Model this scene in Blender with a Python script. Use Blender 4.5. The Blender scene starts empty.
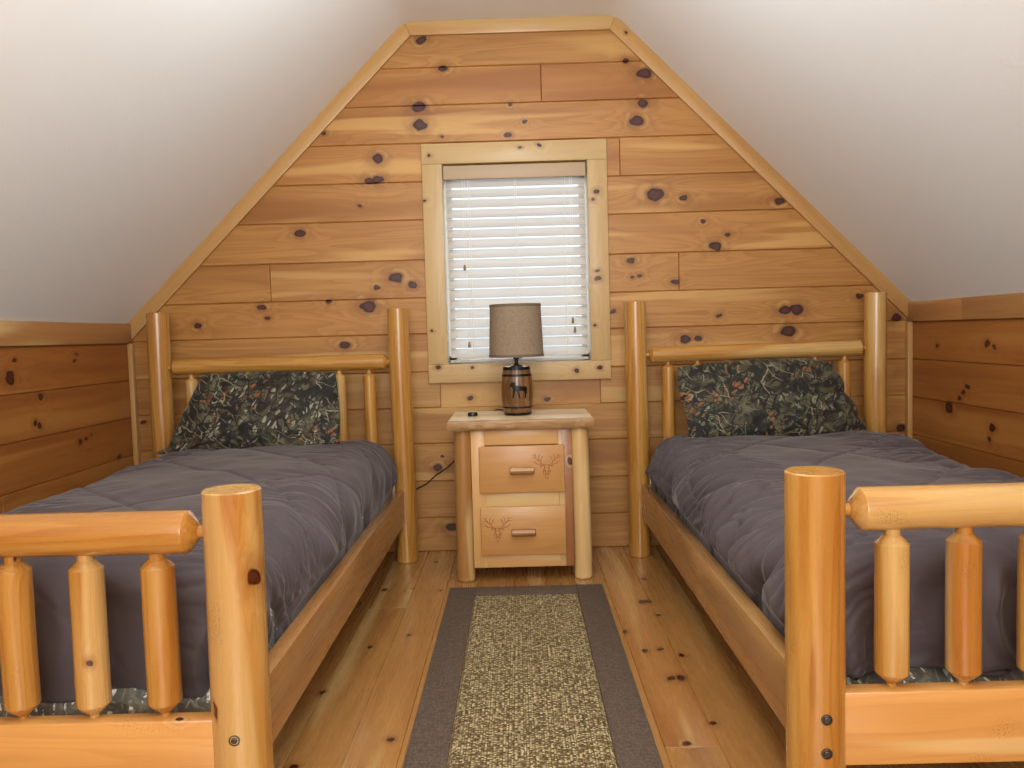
import bpy, bmesh, math, random
from mathutils import Vector, Matrix, noise as mn
random.seed(7)
C = bpy.context.scene.collection
S = bpy.context.scene
PI = math.pi
BACK = 3.665          # y of the back wall face
FRONT = -1.7          # y of the wall behind the camera
KX, KZ = 1.762, 1.080 # knee wall x, top z
GX, GZ = 0.465, 2.372 # flat ceiling half width, z

def lin(h):
    h = h.lstrip('#'); r = []
    for i in (0, 2, 4):
        v = int(h[i:i+2], 16)/255
        r.append(v/12.92 if v <= .04045 else ((v+.055)/1.055)**2.4)
    return (*r, 1.0)
def sm(a, b, x):
    t = max(0., min(1., (x-a)/(b-a))); return t*t*(3-2*t)
def fn(x, y=0., z=0.): return mn.noise(Vector((x, y, z)))

# ------------------------------------------------------------------ node DSL
class NT:
    def __init__(s, name):
        s.m = bpy.data.materials.new(name); s.m.use_nodes = True
        s.t = s.m.node_tree; s.t.nodes.clear()
        s.out = s.n('ShaderNodeOutputMaterial'); s.b = s.n('ShaderNodeBsdfPrincipled')
        s.t.links.new(s.b.outputs[0], s.out.inputs[0])
    def n(s, ty, **kw):
        nd = s.t.nodes.new(ty)
        for k, v in kw.items(): setattr(nd, k, v)
        return nd
    def put(s, sock, v):
        if v is None: return
        if isinstance(v, bpy.types.NodeSocket): s.t.links.new(v, sock)
        else: sock.default_value = v
    def math(s, op, a, b=None, c=None, clamp=False):
        nd = s.n('ShaderNodeMath', operation=op, use_clamp=clamp)
        for i, v in enumerate((a, b, c)): s.put(nd.inputs[i], v)
        return nd.outputs[0]
    def vm(s, op, a, b=None, c=None, out=0):
        nd = s.n('ShaderNodeVectorMath', operation=op)
        for i, v in enumerate((a, b, c)):
            if v is not None: s.put(nd.inputs[i], v)
        return nd.outputs[out]
    def attr(s, name): return s.n('ShaderNodeAttribute', attribute_name=name)
    def obj(s): return s.n('ShaderNodeTexCoord').outputs['Object']
    def noise(s, vec, scale=5., detail=2., rough=.5, dist=0., col=False):
        nd = s.n('ShaderNodeTexNoise')
        s.put(nd.inputs['Vector'], vec); nd.inputs['Scale'].default_value = scale
        nd.inputs['Detail'].default_value = detail; nd.inputs['Roughness'].default_value = rough
        nd.inputs['Distortion'].default_value = dist
        return nd.outputs['Color' if col else 'Fac']
    def vor(s, vec, scale, feature='F1', rnd=1., dims='3D'):
        nd = s.n('ShaderNodeTexVoronoi', feature=feature, voronoi_dimensions=dims)
        s.put(nd.inputs['Vector'], vec); nd.inputs['Scale'].default_value = scale
        nd.inputs['Randomness'].default_value = rnd
        return nd
    def mix(s, f, a, b, bt='MIX'):
        nd = s.n('ShaderNodeMix', data_type='RGBA', blend_type=bt)
        s.put(nd.inputs[0], f); s.put(nd.inputs[6], a); s.put(nd.inputs[7], b)
        return nd.outputs[2]
    def step(s, x, a, b, to0=0., to1=1.):
        nd = s.n('ShaderNodeMapRange', interpolation_type='SMOOTHSTEP')
        s.put(nd.inputs[0], x); nd.inputs[1].default_value = a; nd.inputs[2].default_value = b
        nd.inputs[3].default_value = to0; nd.inputs[4].default_value = to1
        return nd.outputs[0]
    def stepr(s, x, a, b): return s.math('SUBTRACT', 1., s.step(x, a, b))
    def bump(s, h, strength=.3, dist=.002):
        nd = s.n('ShaderNodeBump'); nd.inputs['Strength'].default_value = strength
        nd.inputs['Distance'].default_value = dist; s.put(nd.inputs['Height'], h)
        s.put(s.b.inputs['Normal'], nd.outputs[0])
    def set(s, **kw):
        for k, v in kw.items(): s.put(s.b.inputs[k.replace('_', ' ')], v)
        return s.m

def wood(name, A, B, R, knots=None, swz=None, rough=.38, coat=.25, ringk=0., var=.25, kthr=.30, kr=.012,
         grain=.55, speck=0., dark='#2e0f08', aspect=.72, cs=9., huev=.6, kscale=3.4, sapw=.62, P_='#ebcf95', gain=(1., 1., 1.)):
    """pine: A pale early wood, B darker late wood, R reddish heartwood tone"""
    t = NT(name); lin0 = globals()['lin']
    lin = lambda h: tuple(c*q for c, q in zip(lin0(h), gain))+(1.,)
    G = t.attr('gco').outputs['Vector']; U = t.attr('sco').outputs['Vector']; rn = t.attr('rnd').outputs['Fac']
    if knots:
        P = t.obj(); sc = [1., 1., 1.]
        sc[swz[0]] = aspect
        sc[3-swz[0]-swz[1]] = 0.
        P = t.vm('ADD', t.vm('MULTIPLY', P, tuple(sc)), t.vm('MULTIPLY', t.vm('SUBTRACT', t.noise(P, 22., 1., .5, col=True), (.5, .5, .5)), (.024, .024, .024)))
        nz = t.vm('MULTIPLY', P, tuple(1. if q else 0. for q in sc))
        kd = None
        for a, b, r in knots:
            v = [0., 0., 0.]; v[swz[0]] = a*aspect; v[swz[1]] = b
            d = t.math('MULTIPLY', t.vm('DISTANCE', nz, tuple(v), out=1), 1./(r*(.72 if r > .012 else .85)))
            kd = d if kd is None else t.math('MINIMUM', kd, d)
    else:
        Uw = t.vm('MULTIPLY', U, (.75, 1., 0.))
        Uw = t.vm('ADD', Uw, t.vm('MULTIPLY', t.vm('SUBTRACT', t.noise(U, 30., 1., .5, col=True), (.5, .5, .5)), (.012, .012, 0)))
        vo = t.vor(Uw, kscale, dims='2D')
        sp = t.n('ShaderNodeSeparateColor'); t.put(sp.inputs[0], vo.outputs['Color'])
        rad = t.math('MULTIPLY_ADD', sp.outputs[1], kr*kscale, kr*kscale*.35)
        kd = t.math('DIVIDE', vo.outputs['Distance'], rad)
        kd = t.math('ADD', kd, t.math('MULTIPLY', t.math('GREATER_THAN', sp.outputs[0], kthr), 50.))
    warp = t.math('DIVIDE', 1., t.math('MULTIPLY_ADD', t.math('MULTIPLY', kd, kd), .22, 1.))
    Gs = t.vm('MULTIPLY', G, (.55, cs, cs))
    v = t.math('MULTIPLY_ADD', warp, .30, t.noise(Gs, 1., 2., .45, .3))
    if ringk:
        ln = t.vm('LENGTH', t.vm('MULTIPLY', G, (0, 1, 1)), out=1)
        v = t.math('MULTIPLY_ADD', ln, ringk, v)
    saw = t.math('FRACT', t.math('MULTIPLY', v, 13.))
    late = t.math('MULTIPLY', t.step(saw, .25, .92), t.stepr(saw, .93, 1.))
    fine = t.noise(t.vm('MULTIPLY', G, (3., 130., 130.)), 1., 3., .6)
    tone = t.noise(t.vm('MULTIPLY', G, (.5, 7., 7.)), 1., 2., .5)
    stk = t.noise(t.vm('ADD', t.vm('MULTIPLY', G, (1.1, 24., 24.)), (0., 0., 3.)), 1., 3., .55, .6)
    f = t.math('MULTIPLY', t.math('ADD', t.math('MULTIPLY', late, .42), t.math('ADD', t.math('MULTIPLY', t.math('SUBTRACT', fine, .40), .55), t.math('MULTIPLY', t.math('SUBTRACT', stk, .42), 1.5))), grain, clamp=True)
    col = t.mix(f, lin(A), lin(B))
    col = t.mix(t.math('MULTIPLY', t.math('ADD', t.step(tone, .45, .75), t.math('MULTIPLY', t.math('SUBTRACT', rn, .35), .9)), huev, clamp=True), col, lin(R))
    sap = t.noise(t.vm('MULTIPLY', G, (.42, 5.5, 5.5)), 1.3, 2., .5, .4)
    col = t.mix(t.math('MULTIPLY', t.step(sap, .55, .63), sapw), col, lin(P_))
    hv = t.n('ShaderNodeHueSaturation'); t.put(hv.inputs['Color'], col)
    t.put(hv.inputs['Value'], t.math('MULTIPLY_ADD', t.math('SUBTRACT', rn, .5), var, 1.)); col = hv.outputs[0]
    col = t.mix(t.math('MULTIPLY', t.stepr(kd, 1.0, 3.2), .55), col, t.mix(.55, lin(R), lin('#7a3f1c')))
    ring = t.math('MULTIPLY', t.math('MULTIPLY', t.step(kd, 1.15, 1.5), t.stepr(kd, 1.7, 2.3)), t.step(t.noise(t.vm('MULTIPLY', G, (14., 14., 14.)), 1., 1.), .45, .62))
    col = t.mix(t.math('MULTIPLY', ring, .4), col, lin(P_))
    col = t.mix(t.stepr(kd, .85, 1.12), col, lin(dark))
    col = t.mix(t.math('MULTIPLY', t.stepr(kd, .40, .80), .85), col, lin('#5e2a1c'))
    if speck:
        sv = t.vor(t.vm('MULTIPLY', U, (1., 1., 0.)), 190., dims='2D').outputs['Distance']
        msk = t.step(t.noise(t.vm('MULTIPLY', U, (1., 1.6, 0)), 6., 1., .5), .62, .74)
        fl = t.math('MULTIPLY', t.math('MULTIPLY', t.stepr(sv, .10, .22), msk), speck)
        col = t.mix(fl, col, lin('#5a3012'))
    t.set(Base_Color=col, Roughness=t.math('MULTIPLY_ADD', fine, .15, rough-.07), Coat_Weight=coat, Coat_Roughness=.22)
    t.bump(t.math('ADD', t.math('MULTIPLY', late, .5), fine), .10, .001)
    return t.m

# ------------------------------------------------------------------ knots read off the walls and the floor (metres)
KB = [(-0.396,2.296,0.0226),(-0.301,2.166,0.0204),(-0.413,2.002,0.0317),(-0.411,1.925,0.0294),(-0.008,2.0,0.009),(0.056,1.924,0.009),(-0.023,1.868,0.0113),(-0.316,1.871,0.0068),(0.51,2.177,0.0181),(0.586,2.119,0.0317),(0.581,1.991,0.0271),(0.551,1.914,0.0294),(0.625,1.592,0.0385),(0.759,1.572,0.0181),(1.181,1.545,0.0226),(0.842,1.466,0.0113),(0.955,1.405,0.0113),(0.894,1.352,0.0271),(0.515,1.3,0.0204),(0.518,1.226,0.009),(0.556,1.232,0.009),(0.715,1.199,0.0158),(0.428,1.077,0.0136),(1.205,1.059,0.030),(1.255,1.061,0.032),(0.908,1.041,0.0081),(1.217,0.965,0.0339),(0.749,0.944,0.0249),(0.806,0.943,0.0204),(1.536,1.113,0.0181),(1.7,1.014,0.0226),(-0.606,1.782,0.0271),(-0.65,1.69,0.022),(-0.61,1.692,0.026),(-0.692,1.579,0.0081),(-0.964,1.465,0.0226),(-0.543,1.254,0.0317),(-0.469,1.221,0.0204),(-0.628,1.212,0.0113),(-1.156,1.135,0.0158),(-1.129,1.085,0.0081),(-1.45,1.064,0.0181),(-0.856,1.153,0.0136),(-0.672,1.13,0.0362),(-0.785,0.958,0.0249),(-0.84,1.899,0.009),(-0.383,0.385,0.0226),(-0.332,0.111,0.0271),(-0.358,0.433,0.0081),(-0.224,0.701,0.0113),(0.126,0.685,0.0136),(-1.722,0.633,0.0136),(1.726,0.512,0.0226)]
KL = [(2.815,0.945,0.0087),(2.782,0.876,0.024),(2.79,.895,.020),(3.213,0.955,0.0071),(3.202,0.924,0.0071),(2.96,0.805,0.0146),(2.913,0.712,0.0126),(2.94,0.7,0.0109),(3.507,0.495,0.0108),(3.203,0.604,0.0119),(3.25,.612,.009),(3.29,.62,.007)]
KR = [(3.425,0.888,0.0106),(3.064,0.897,0.017),(3.02,.89,.010),(3.331,0.635,0.0288),(3.25,0.68,0.014),(3.22,0.705,0.014),(3.19,.73,.012),(3.027,0.587,0.0187),(3.04,.54,.010)]
KF = [(-0.547,3.117,0.0115),(-0.443,3.116,0.0077),(-0.331,3.088,0.0076),(-0.387,2.627,0.0113),(-0.501,2.527,0.0109),(-0.575,2.211,0.0109),(-0.342,1.929,0.0131),(-0.546,1.814,0.0112),(-0.387,3.487,0.0108),(0.469,3.169,0.0137),(0.425,2.901,0.018),(0.445,2.901,0.015),(0.461,2.757,0.0085),(0.47,2.406,0.0119),(0.465,1.982,0.0098),(0.405,2.245,0.015),(0.432,2.242,0.018),(0.365,2.448,0.0151),(0.413,2.457,0.0091),(0.321,2.611,0.0129),(0.375,1.879,0.0116)]

M = {}
GW = (.74, .59, .39)
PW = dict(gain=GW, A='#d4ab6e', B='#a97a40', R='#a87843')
M['wall'] = wood('knotty_pine_panelling', **PW, knots=KB, swz=(0, 2), rough=.5, coat=.05, var=.30, huev=.8, grain=.8)
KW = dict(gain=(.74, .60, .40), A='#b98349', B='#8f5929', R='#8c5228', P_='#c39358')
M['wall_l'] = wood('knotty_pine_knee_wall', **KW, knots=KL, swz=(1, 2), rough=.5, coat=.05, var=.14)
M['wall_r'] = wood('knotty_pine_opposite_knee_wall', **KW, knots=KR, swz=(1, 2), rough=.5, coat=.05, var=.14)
M['wall_f'] = wood('pine_boards', **PW, var=.2)
M['floor'] = wood('honey_pine_floor', gain=(.66, .57, .46), A='#d3a466', B='#a8763f', R='#a06a38', knots=[(b, a, r) for a, b, r in KF], swz=(1, 0), rough=.27, coat=.5, var=.34, aspect=.8, cs=7., huev=.75, grain=.42)
M['trim'] = wood('pale_pine_trim', '#e3b878', '#c8944f', '#c48a4c', kthr=.34, kr=.009, rough=.42, coat=.15, var=.08, grain=.4, gain=(.70, .64, .57))
M['band'] = wood('red_pine_trim', '#c4945c', '#a06c3c', '#a0683c', kthr=.4, kr=.011, rough=.42, coat=.15, var=.1, grain=.45, gain=(.85, .80, .74))
KC = [(0.365, 0.75, 0.014), (0.347, 0.713, 0.009), (0.364, 0.364, 0.014), (0.366, 0.40, 0.009), (0.346, 0.159, 0.007), (-0.365, 0.927, 0.007), (0.12, 0.961, 0.009), (0.031, 0.954, 0.007), (-0.367, -0.012, 0.010), (-0.21, -0.017, 0.007), (0.263, -0.045, 0.010), (0.36, -0.032, 0.009), (-0.394, 0.735, 0.006), (-0.382, 0.157, 0.006)]
M['casing'] = wood('pale_spruce_casing', knots=KC, swz=(0, 2), A='#e8cc98', B='#cfa86a', R='#c99c60', rough=.45, coat=.1, var=.06, kscale=9., grain=.5, gain=(.68, .63, .57))
LW = dict(A='#deae60', B='#b2762c', R='#b8762f', ringk=6., rough=.27, coat=.55, var=.10, speck=.9, dark='#4a1c10', cs=12., huev=.65, grain=.95, gain=(.72, .65, .53))
M['log'] = wood('varnished_pine_log', kthr=.22, kr=.008, **LW)
M['log_k'] = wood('varnished_pine_log_with_knot', knots=[(.547, .5145, .0105), (.30, .435, .003)], swz=(2, 0), aspect=.40, **LW)
M['bedboard'] = wood('varnished_pine_board', '#dca660', '#b98040', '#bb8244', rough=.30, coat=.5, var=.08, kthr=.12, kr=.008, speck=.8, cs=9., huev=.4, grain=.5, gain=(.90, .86, .80))
M['rail'] = wood('brown_pine_rail', '#b98a55', '#946537', '#96693c', rough=.28, coat=.8, var=.06, sapw=.2, kthr=.1, kr=.007, cs=10., huev=.3, grain=.28, gain=(.75, .68, .60))
M['aspen'] = wood('pale_peeled_log', '#e2bf85', '#c79b5c', '#c8955c', ringk=6., rough=.35, coat=.3, var=.10, kthr=.35, kr=.007, cs=10., huev=.35, grain=.4, gain=(.88, .86, .82))
M['drawer'] = wood('pink_cedar_front', '#cf9c5f', '#b57c42', '#b8804a', rough=.4, coat=.2, var=.08, kthr=.0, cs=14., huev=.4, grain=.45, sapw=.18, gain=(.86, .82, .76))
M['stile'] = wood('pale_cedar_frame', '#dfb073', '#cc9656', '#cd9456', rough=.4, coat=.2, var=.06, kthr=.0, cs=12., huev=.3, grain=.4, gain=(.86, .84, .80))
M['redstile'] = wood('red_cedar_stile', '#ae774a', '#8f5632', '#925a38', rough=.4, coat=.2, var=.06, kthr=.5, kr=.008, cs=12., huev=.5, grain=.5, gain=(.86, .84, .80))
M['slab'] = wood('pale_live_edge_slab', '#e8d6b6', '#c8aa80', '#b4946a', rough=.36, coat=.25, var=.06, kthr=.1, cs=11., huev=.45, grain=.6)
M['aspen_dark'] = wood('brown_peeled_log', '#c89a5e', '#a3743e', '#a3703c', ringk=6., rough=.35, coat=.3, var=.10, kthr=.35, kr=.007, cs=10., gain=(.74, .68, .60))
M['slab_edge'] = wood('rough_live_edge', '#b08a5c', '#7a5834', '#86603a', rough=.5, coat=.1, kthr=.1, cs=34., huev=.7, grain=.9)
M['barrel'] = wood('aged_oak_staves', '#86603a', '#4a2f1a', '#5c3a1e', rough=.3, coat=.5, var=.35, kthr=.1, cs=16., huev=.6, grain=.8, sapw=.1, gain=(.72, .66, .58))

def flat(name, h, rough=.5, metal=0., bumpsc=0., bs=.2, **kw):
    t = NT(name); t.set(Base_Color=lin(h), Roughness=rough, Metallic=metal, **kw)
    if bumpsc: t.bump(t.noise(t.obj(), bumpsc, 3., .6), bs, .002)
    return t.m
M['iron'] = flat('blackened_iron', '#1d1a18', .35, .6, 60., .1)
M['black'] = flat('black_plastic', '#0d0d0e', .35, 0., 80., .05)
M['bolt'] = flat('dull_steel_bolt', '#5b5650', .45, .8, 90., .2)
M['carve'] = flat('burnt_carved_line', '#9a6030', .7, 0., 300., .2)
M['cord'] = flat('dark_cord', '#1a1210', .5, 0., 200., .1)
M['outside'] = flat('painted_soffit', '#dfc25e', .7, 0., 20., .1)
M['ground'] = flat('outside_ground', '#6c7a4a', .9, 0., 2., .2)
M['string'] = flat('white_string', '#f2efe8', .7, 0., 400., .2)
M['tassel'] = flat('wooden_tassel', '#8a7044', .5, 0., 90., .1)
M['valance'] = flat('beige_blind_valance', '#b59d7f', .5, 0., 40., .04)
t = NT('glazing'); t.set(Base_Color=(.02, .02, .02, 1), Roughness=.02)
tr = t.n('ShaderNodeBsdfTransparent'); fr = t.n('ShaderNodeFresnel'); fr.inputs[0].default_value = 1.45; mx = t.n('ShaderNodeMixShader')
t.t.links.new(fr.outputs[0], mx.inputs[0]); t.t.links.new(tr.outputs[0], mx.inputs[1]); t.t.links.new(t.b.outputs[0], mx.inputs[2]); t.t.links.new(mx.outputs[0], t.out.inputs[0]); M['glass'] = t.m
t = NT('matte_ceiling_paint'); o_ = t.obj()
t.set(Base_Color=t.mix(t.noise(o_, 1.3, 2.), lin('#eceeee'), lin('#f1f3f3')), Roughness=.85)
t.bump(t.math('ADD', t.noise(o_, 70., 2.), t.math('MULTIPLY', t.step(t.noise(o_, 14., 2.), .66, .74), .8)), .13, .003); M['ceil'] = t.m
# blind slats: let daylight through
t = NT('slat_vinyl'); o_ = t.obj()
c_ = t.mix(t.noise(t.vm('MULTIPLY', o_, (2, 40, 40)), 1., 2.), lin('#cfc3b2'), lin('#d8cdbe'))
t.set(Base_Color=c_, Roughness=.45)
tr = t.n('ShaderNodeBsdfTranslucent'); t.put(tr.inputs[0], lin('#dcdfe2')); mx = t.n('ShaderNodeMixShader'); mx.inputs[0].default_value = .34
t.t.links.new(t.b.outputs[0], mx.inputs[1]); t.t.links.new(tr.outputs[0], mx.inputs[2]); t.t.links.new(mx.outputs[0], t.out.inputs[0]); M['slat'] = t.m
# comforter
def cloth(name, h, h2):
    t = NT(name); o = t.obj()
    big = t.noise(o, 3., 3., .6)
    wv = t.math('MULTIPLY', t.math('SINE', t.math('MULTIPLY', t.n('ShaderNodeSeparateXYZ').outputs[0], 1.)), 0.)
    cr = t.noise(t.vm('ADD', t.vm('MULTIPLY', o, (16, 30, 16)), t.vm('MULTIPLY', t.noise(o, 4., 2., .5, col=True), (3, 3, 3))), 1., 3., .55, .4)
    fine = t.noise(o, 500., 1.)
    t.set(Base_Color=t.mix(big, lin(h), lin(h2)), Roughness=.72, Sheen_Weight=.18, Sheen_Roughness=.4, Specular_IOR_Level=.35)
    t.bump(t.math('ADD', t.math('MULTIPLY', cr, .8), t.math('MULTIPLY', fine, .10)), .28, .006)
    return t.m
M['comf'] = cloth('taupe_microfibre', '#493f42', '#51484a')
M['lining'] = cloth('white_lining', '#d8d2c8', '#e6e0d6')
# camouflage print : layered leaves, twigs and bark
def camo(name, off, orange, bright, lift=1.):
    t = NT(name); o = t.vm('ADD', t.vm('MULTIPLY', t.attr('gco').outputs['Vector'], (1.7, 1.7, 1.7) if lift > 1 else (1., 1., 1.)), off)
    wob = t.vm('MULTIPLY', t.vm('SUBTRACT', t.noise(o, 14., 2., .5, col=True), (.5, .5, .5)), (.05, .05, .05))
    p = t.vm('ADD', o, wob)
    base = t.mix(t.step(t.noise(p, 11., 3., .6), .42, .6), lin('#17140e'), lin('#4a4430'))
    base = t.mix(t.step(t.noise(t.vm('ADD', p, (3, 1, 7)), 16., 3., .6), .52, .66), base, lin('#625d47'))
    def leaves(base, ang, scx, scy, thr, colr, edge, k):
        ca, sa = math.cos(ang), math.sin(ang)
        x = t.vm('DOT_PRODUCT', p, (ca, sa, 0), out=1); y = t.vm('DOT_PRODUCT', p, (-sa, ca, 0), out=1)
        cv = t.n('ShaderNodeCombineXYZ'); t.put(cv.inputs[0], t.math('MULTIPLY', x, scx*1.25)); t.put(cv.inputs[1], t.math('MULTIPLY', y, scy*1.25)); cv.inputs[2].default_value = k
        vo = t.vor(cv.outputs[0], 1., dims='3D'); sp = t.n('ShaderNodeSeparateColor'); t.put(sp.inputs[0], vo.outputs['Color'])
        inside = t.math('MULTIPLY', t.stepr(vo.outputs['Distance'], .34, .40), t.math('LESS_THAN', sp.outputs[0], thr))
        rim = t.math('MULTIPLY', t.stepr(vo.outputs['Distance'], .44, .52), t.math('LESS_THAN', sp.outputs[0], thr))
        base = t.mix(t.math('MULTIPLY', rim, .8), base, lin(edge))
        sh = t.mix(sp.outputs[1], lin(colr[0]), lin(colr[1]))
        vein = t.noise(cv.outputs[0], 5., 1.)
        return t.mix(t.math('MULTIPLY', inside, t.step(vein, .25, .5)), base, sh)
    base = leaves(base, .5, 9, 26, .55, ('#0b0907', '#221d15'), '#050403', 1.3)
    base = leaves(base, 2.2, 14, 34, .5, ('#5c5a40', '#3b3a28'), '#090806', 4.1)
    base = leaves(base, 1.1, 16, 50, .45, bright, '#0a0906', 8.7)
    base = leaves(base, -.6, 18, 46, .40, ('#75705a', '#4e4c38'), '#0b0907', 12.2)
    om = t.step(t.noise(t.vm('ADD', o, (5, 2, 1)), 5.5, 1., .4), .54, .62)
    org = leaves(base, .9, 20, 44, .62, orange, '#140b06', 17.)
    base = t.mix(om, base, org)
    # twigs
    for ang, sc, th, cc in ((.75, 13., .030, '#0c0a07'), (2.4, 15., .014, '#8b8268'), (1.4, 16., .034, '#0a0806'), (.2, 19., .030, '#0d0b08')):
        ca, sa = math.cos(ang), math.sin(ang)
        x = t.vm('DOT_PRODUCT', p, (ca, sa, 0), out=1); y = t.vm('DOT_PRODUCT', p, (-sa, ca, 0), out=1)
        cv = t.n('ShaderNodeCombineXYZ'); t.put(cv.inputs[0], t.math('MULTIPLY', x, sc*.5)); t.put(cv.inputs[1], t.math('MULTIPLY', y, sc*1.3)); cv.inputs[2].default_value = ang*5
        e = t.vor(cv.outputs[0], 1., feature='DISTANCE_TO_EDGE', dims='2D').outputs['Distance']
        base = t.mix(t.math('MULTIPLY', t.stepr(e, th, th*2.), t.step(t.noise(t.vm('ADD', o, (ang*3, 2, 1)), 9., 1., .5), .50, .58)), base, lin(cc))
    if lift > 1: base = t.mix(.12, base, lin('#f4f6ea'))
    t.set(Base_Color=base, Roughness=.75, Sheen_Weight=.08)
    t.bump(t.math('ADD', t.noise(o, 26., 3., .6), t.math('MULTIPLY', t.noise(o, 600., 1.), .06)), .3, .008)
    return t.m
M['camo_a'] = camo('forest_camouflage_print', (0, 0, 0), ('#96592e', '#74421f'), ('#7d7a66', '#a39d88'))
M['camo_b'] = camo('forest_camouflage_print_sheet', (4, 9, 0), ('#9a9c84', '#c5c8b4'), ('#dde0d0', '#fbfcf4'), 1.5)
# rug
t = NT('sisal_weave'); o_ = t.obj()
row = t.math('FRACT', t.math('MULTIPLY', t.vm('DOT_PRODUCT', o_, (1, 0, 0), out=1), 1/.0125))
vo = t.vor(t.vm('MULTIPLY', o_, (140., 185., 0.)), 1., rnd=.75, dims='2D')
sp = t.n('ShaderNodeSeparateColor'); t.put(sp.inputs[0], vo.outputs['Color'])
hgt = t.math('SUBTRACT', 1., vo.outputs['Distance'])
col = t.mix(t.step(sp.outputs[0], .05, .95), lin('#776139'), lin('#d6c393'))
col = t.mix(t.math('MULTIPLY', t.math('LESS_THAN', sp.outputs[1], .22), .75), col, lin('#6a5530'))
gap = t.math('MAXIMUM', t.step(vo.outputs['Distance'], .42, .66), t.math('MULTIPLY', t.step(t.math('ABSOLUTE', t.math('SUBTRACT', row, .5)), .38, .5), .75))
col = t.mix(t.math('MULTIPLY', gap, .85), col, lin('#4d3c20'))
t.set(Base_Color=col, Roughness=.9); t.bump(t.math('SUBTRACT', hgt, gap), .9, .004); M['sisal'] = t.m
t = NT('woven_rug_border'); o_ = t.obj()
w1 = t.noise(t.vm('MULTIPLY', o_, (300, 90, 90)), 1., 2.); w2 = t.noise(t.vm('MULTIPLY', o_, (60, 420, 60)), 1., 2.)
wf = t.math('ADD', t.math('MULTIPLY', w1, .5), t.math('MULTIPLY', w2, .5))
t.set(Base_Color=t.mix(t.step(wf, .35, .65), lin('#45382e'), lin('#675748')), Roughness=.9); t.bump(wf, .5, .003); M['border'] = t.m
t = NT('burlap_shade'); o_ = t.obj()
w1 = t.noise(t.vm('MULTIPLY', o_, (500, 500, 60)), 1., 1.); w2 = t.noise(t.vm('MULTIPLY', o_, (60, 60, 600)), 1., 1.)
wf = t.math('ADD', t.math('MULTIPLY', w1, .5), t.math('MULTIPLY', w2, .5))
t.set(Base_Color=t.mix(t.step(wf, .3, .7), lin('#84705a'), lin('#9c8970')), Roughness=.85); t.bump(wf, .3, .001)
tr = t.n('ShaderNodeBsdfTranslucent'); t.put(tr.inputs[0], lin('#a98f6e')); mx = t.n('ShaderNodeMixShader'); mx.inputs[0].default_value = .10
t.t.links.new(t.b.outputs[0], mx.inputs[1]); t.t.links.new(tr.outputs[0], mx.inputs[2]); t.t.links.new(mx.outputs[0], t.out.inputs[0]); M['shade'] = t.m
M['shadeband'] = flat('shade_binding', '#6d5c48', .8, 0., 300., .1)

# ------------------------------------------------------------------ object helpers
WL = {}
def tag(o, label, cat, group=None, kind=None):
    o['label'] = label; o['category'] = cat
    if group: o['group'] = group
    if kind: o['kind'] = kind
    return o
def root(name, loc, label, cat, group=None, kind=None):
    o = bpy.data.objects.new(name, None); C.objects.link(o); o.location = loc; o.empty_display_size = .1
    WL[o.name] = Vector(loc); return tag(o, label, cat, group, kind)
def link(name, verts, faces, mat, parent=None, loc=None, gco=None, sco=None, rnd=None, smooth=None, mats=None, fm=None):
    """verts in world metres; stored relative to the parent's (or loc's) origin"""
    base = WL[parent.name] if parent else Vector(loc or (0, 0, 0))
    me = bpy.data.meshes.new(name)
    me.from_pydata([tuple(Vector(v)-base) for v in verts], [], faces)
    me.validate(); me.update()
    if gco:
        a = me.attributes.new('gco', 'FLOAT_VECTOR', 'POINT'); a.data.foreach_set('vector', [x for g in gco for x in g])
        b = me.attributes.new('sco', 'FLOAT_VECTOR', 'POINT'); b.data.foreach_set('vector', [x for g in (sco or gco) for x in g])
        r = me.attributes.new('rnd', 'FLOAT', 'POINT'); r.data.foreach_set('value', rnd if isinstance(rnd, list) else [rnd if rnd is not None else .5]*len(verts))
    for m in (mats or [mat]): me.materials.append(m)
    if fm: me.polygons.foreach_set('material_index', fm)
    if smooth is not None:
        me.polygons.foreach_set('use_smooth', [True]*len(me.polygons))
        me.set_sharp_from_angle(angle=math.radians(smooth))
    o = bpy.data.objects.new(name, me); C.objects.link(o)
    if parent: o.parent = parent
    else: o.location = base
    WL[o.name] = base
    return o
def fix(verts, faces):
    bm = bmesh.new(); vs = [bm.verts.new(v) for v in verts]
    for f in faces:
        try: bm.faces.new([vs[i] for i in f])
        except ValueError: pass
    bmesh.ops.recalc_face_normals(bm, faces=bm.faces)
    bm.verts.ensure_lookup_table(); bm.verts.index_update()
    F = [[v.index for v in f.verts] for f in bm.faces]; bm.free()
    return F

SEED = [0]
def seed():
    SEED[0] += 1; return random.Random(SEED[0]*13+5)
def board_geo(lo, hi, axis, bev=.003, rg=None, segs=2):
    rg = rg or seed()
    bm = bmesh.new(); bmesh.ops.create_cube(bm, size=1.)
    lo, hi = Vector(lo), Vector(hi)
    for v in bm.verts: v.co = Vector([lo[i]+(v.co[i]+.5)*(hi[i]-lo[i]) for i in range(3)])
    if bev: bmesh.ops.bevel(bm, geom=bm.edges[:], offset=bev, segments=segs, profile=.5, affect='EDGES')
    bmesh.ops.recalc_face_normals(bm, faces=bm.faces)
    bm.verts.index_update()
    V = [v.co.copy() for v in bm.verts]; F = [[v.index for v in f.verts] for f in bm.faces]; bm.free()
    o1, o2 = [i for i in range(3) if i != axis]
    da, db = rg.uniform(0, 40), rg.uniform(0, 9)
    g = [(v[axis]+da, v[o1]+db, v[o2]) for v in V]; s = [(v[axis]+da, v[o1]+v[o2]+db, 0) for v in V]
    return V, F, g, s, rg.random()
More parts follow.
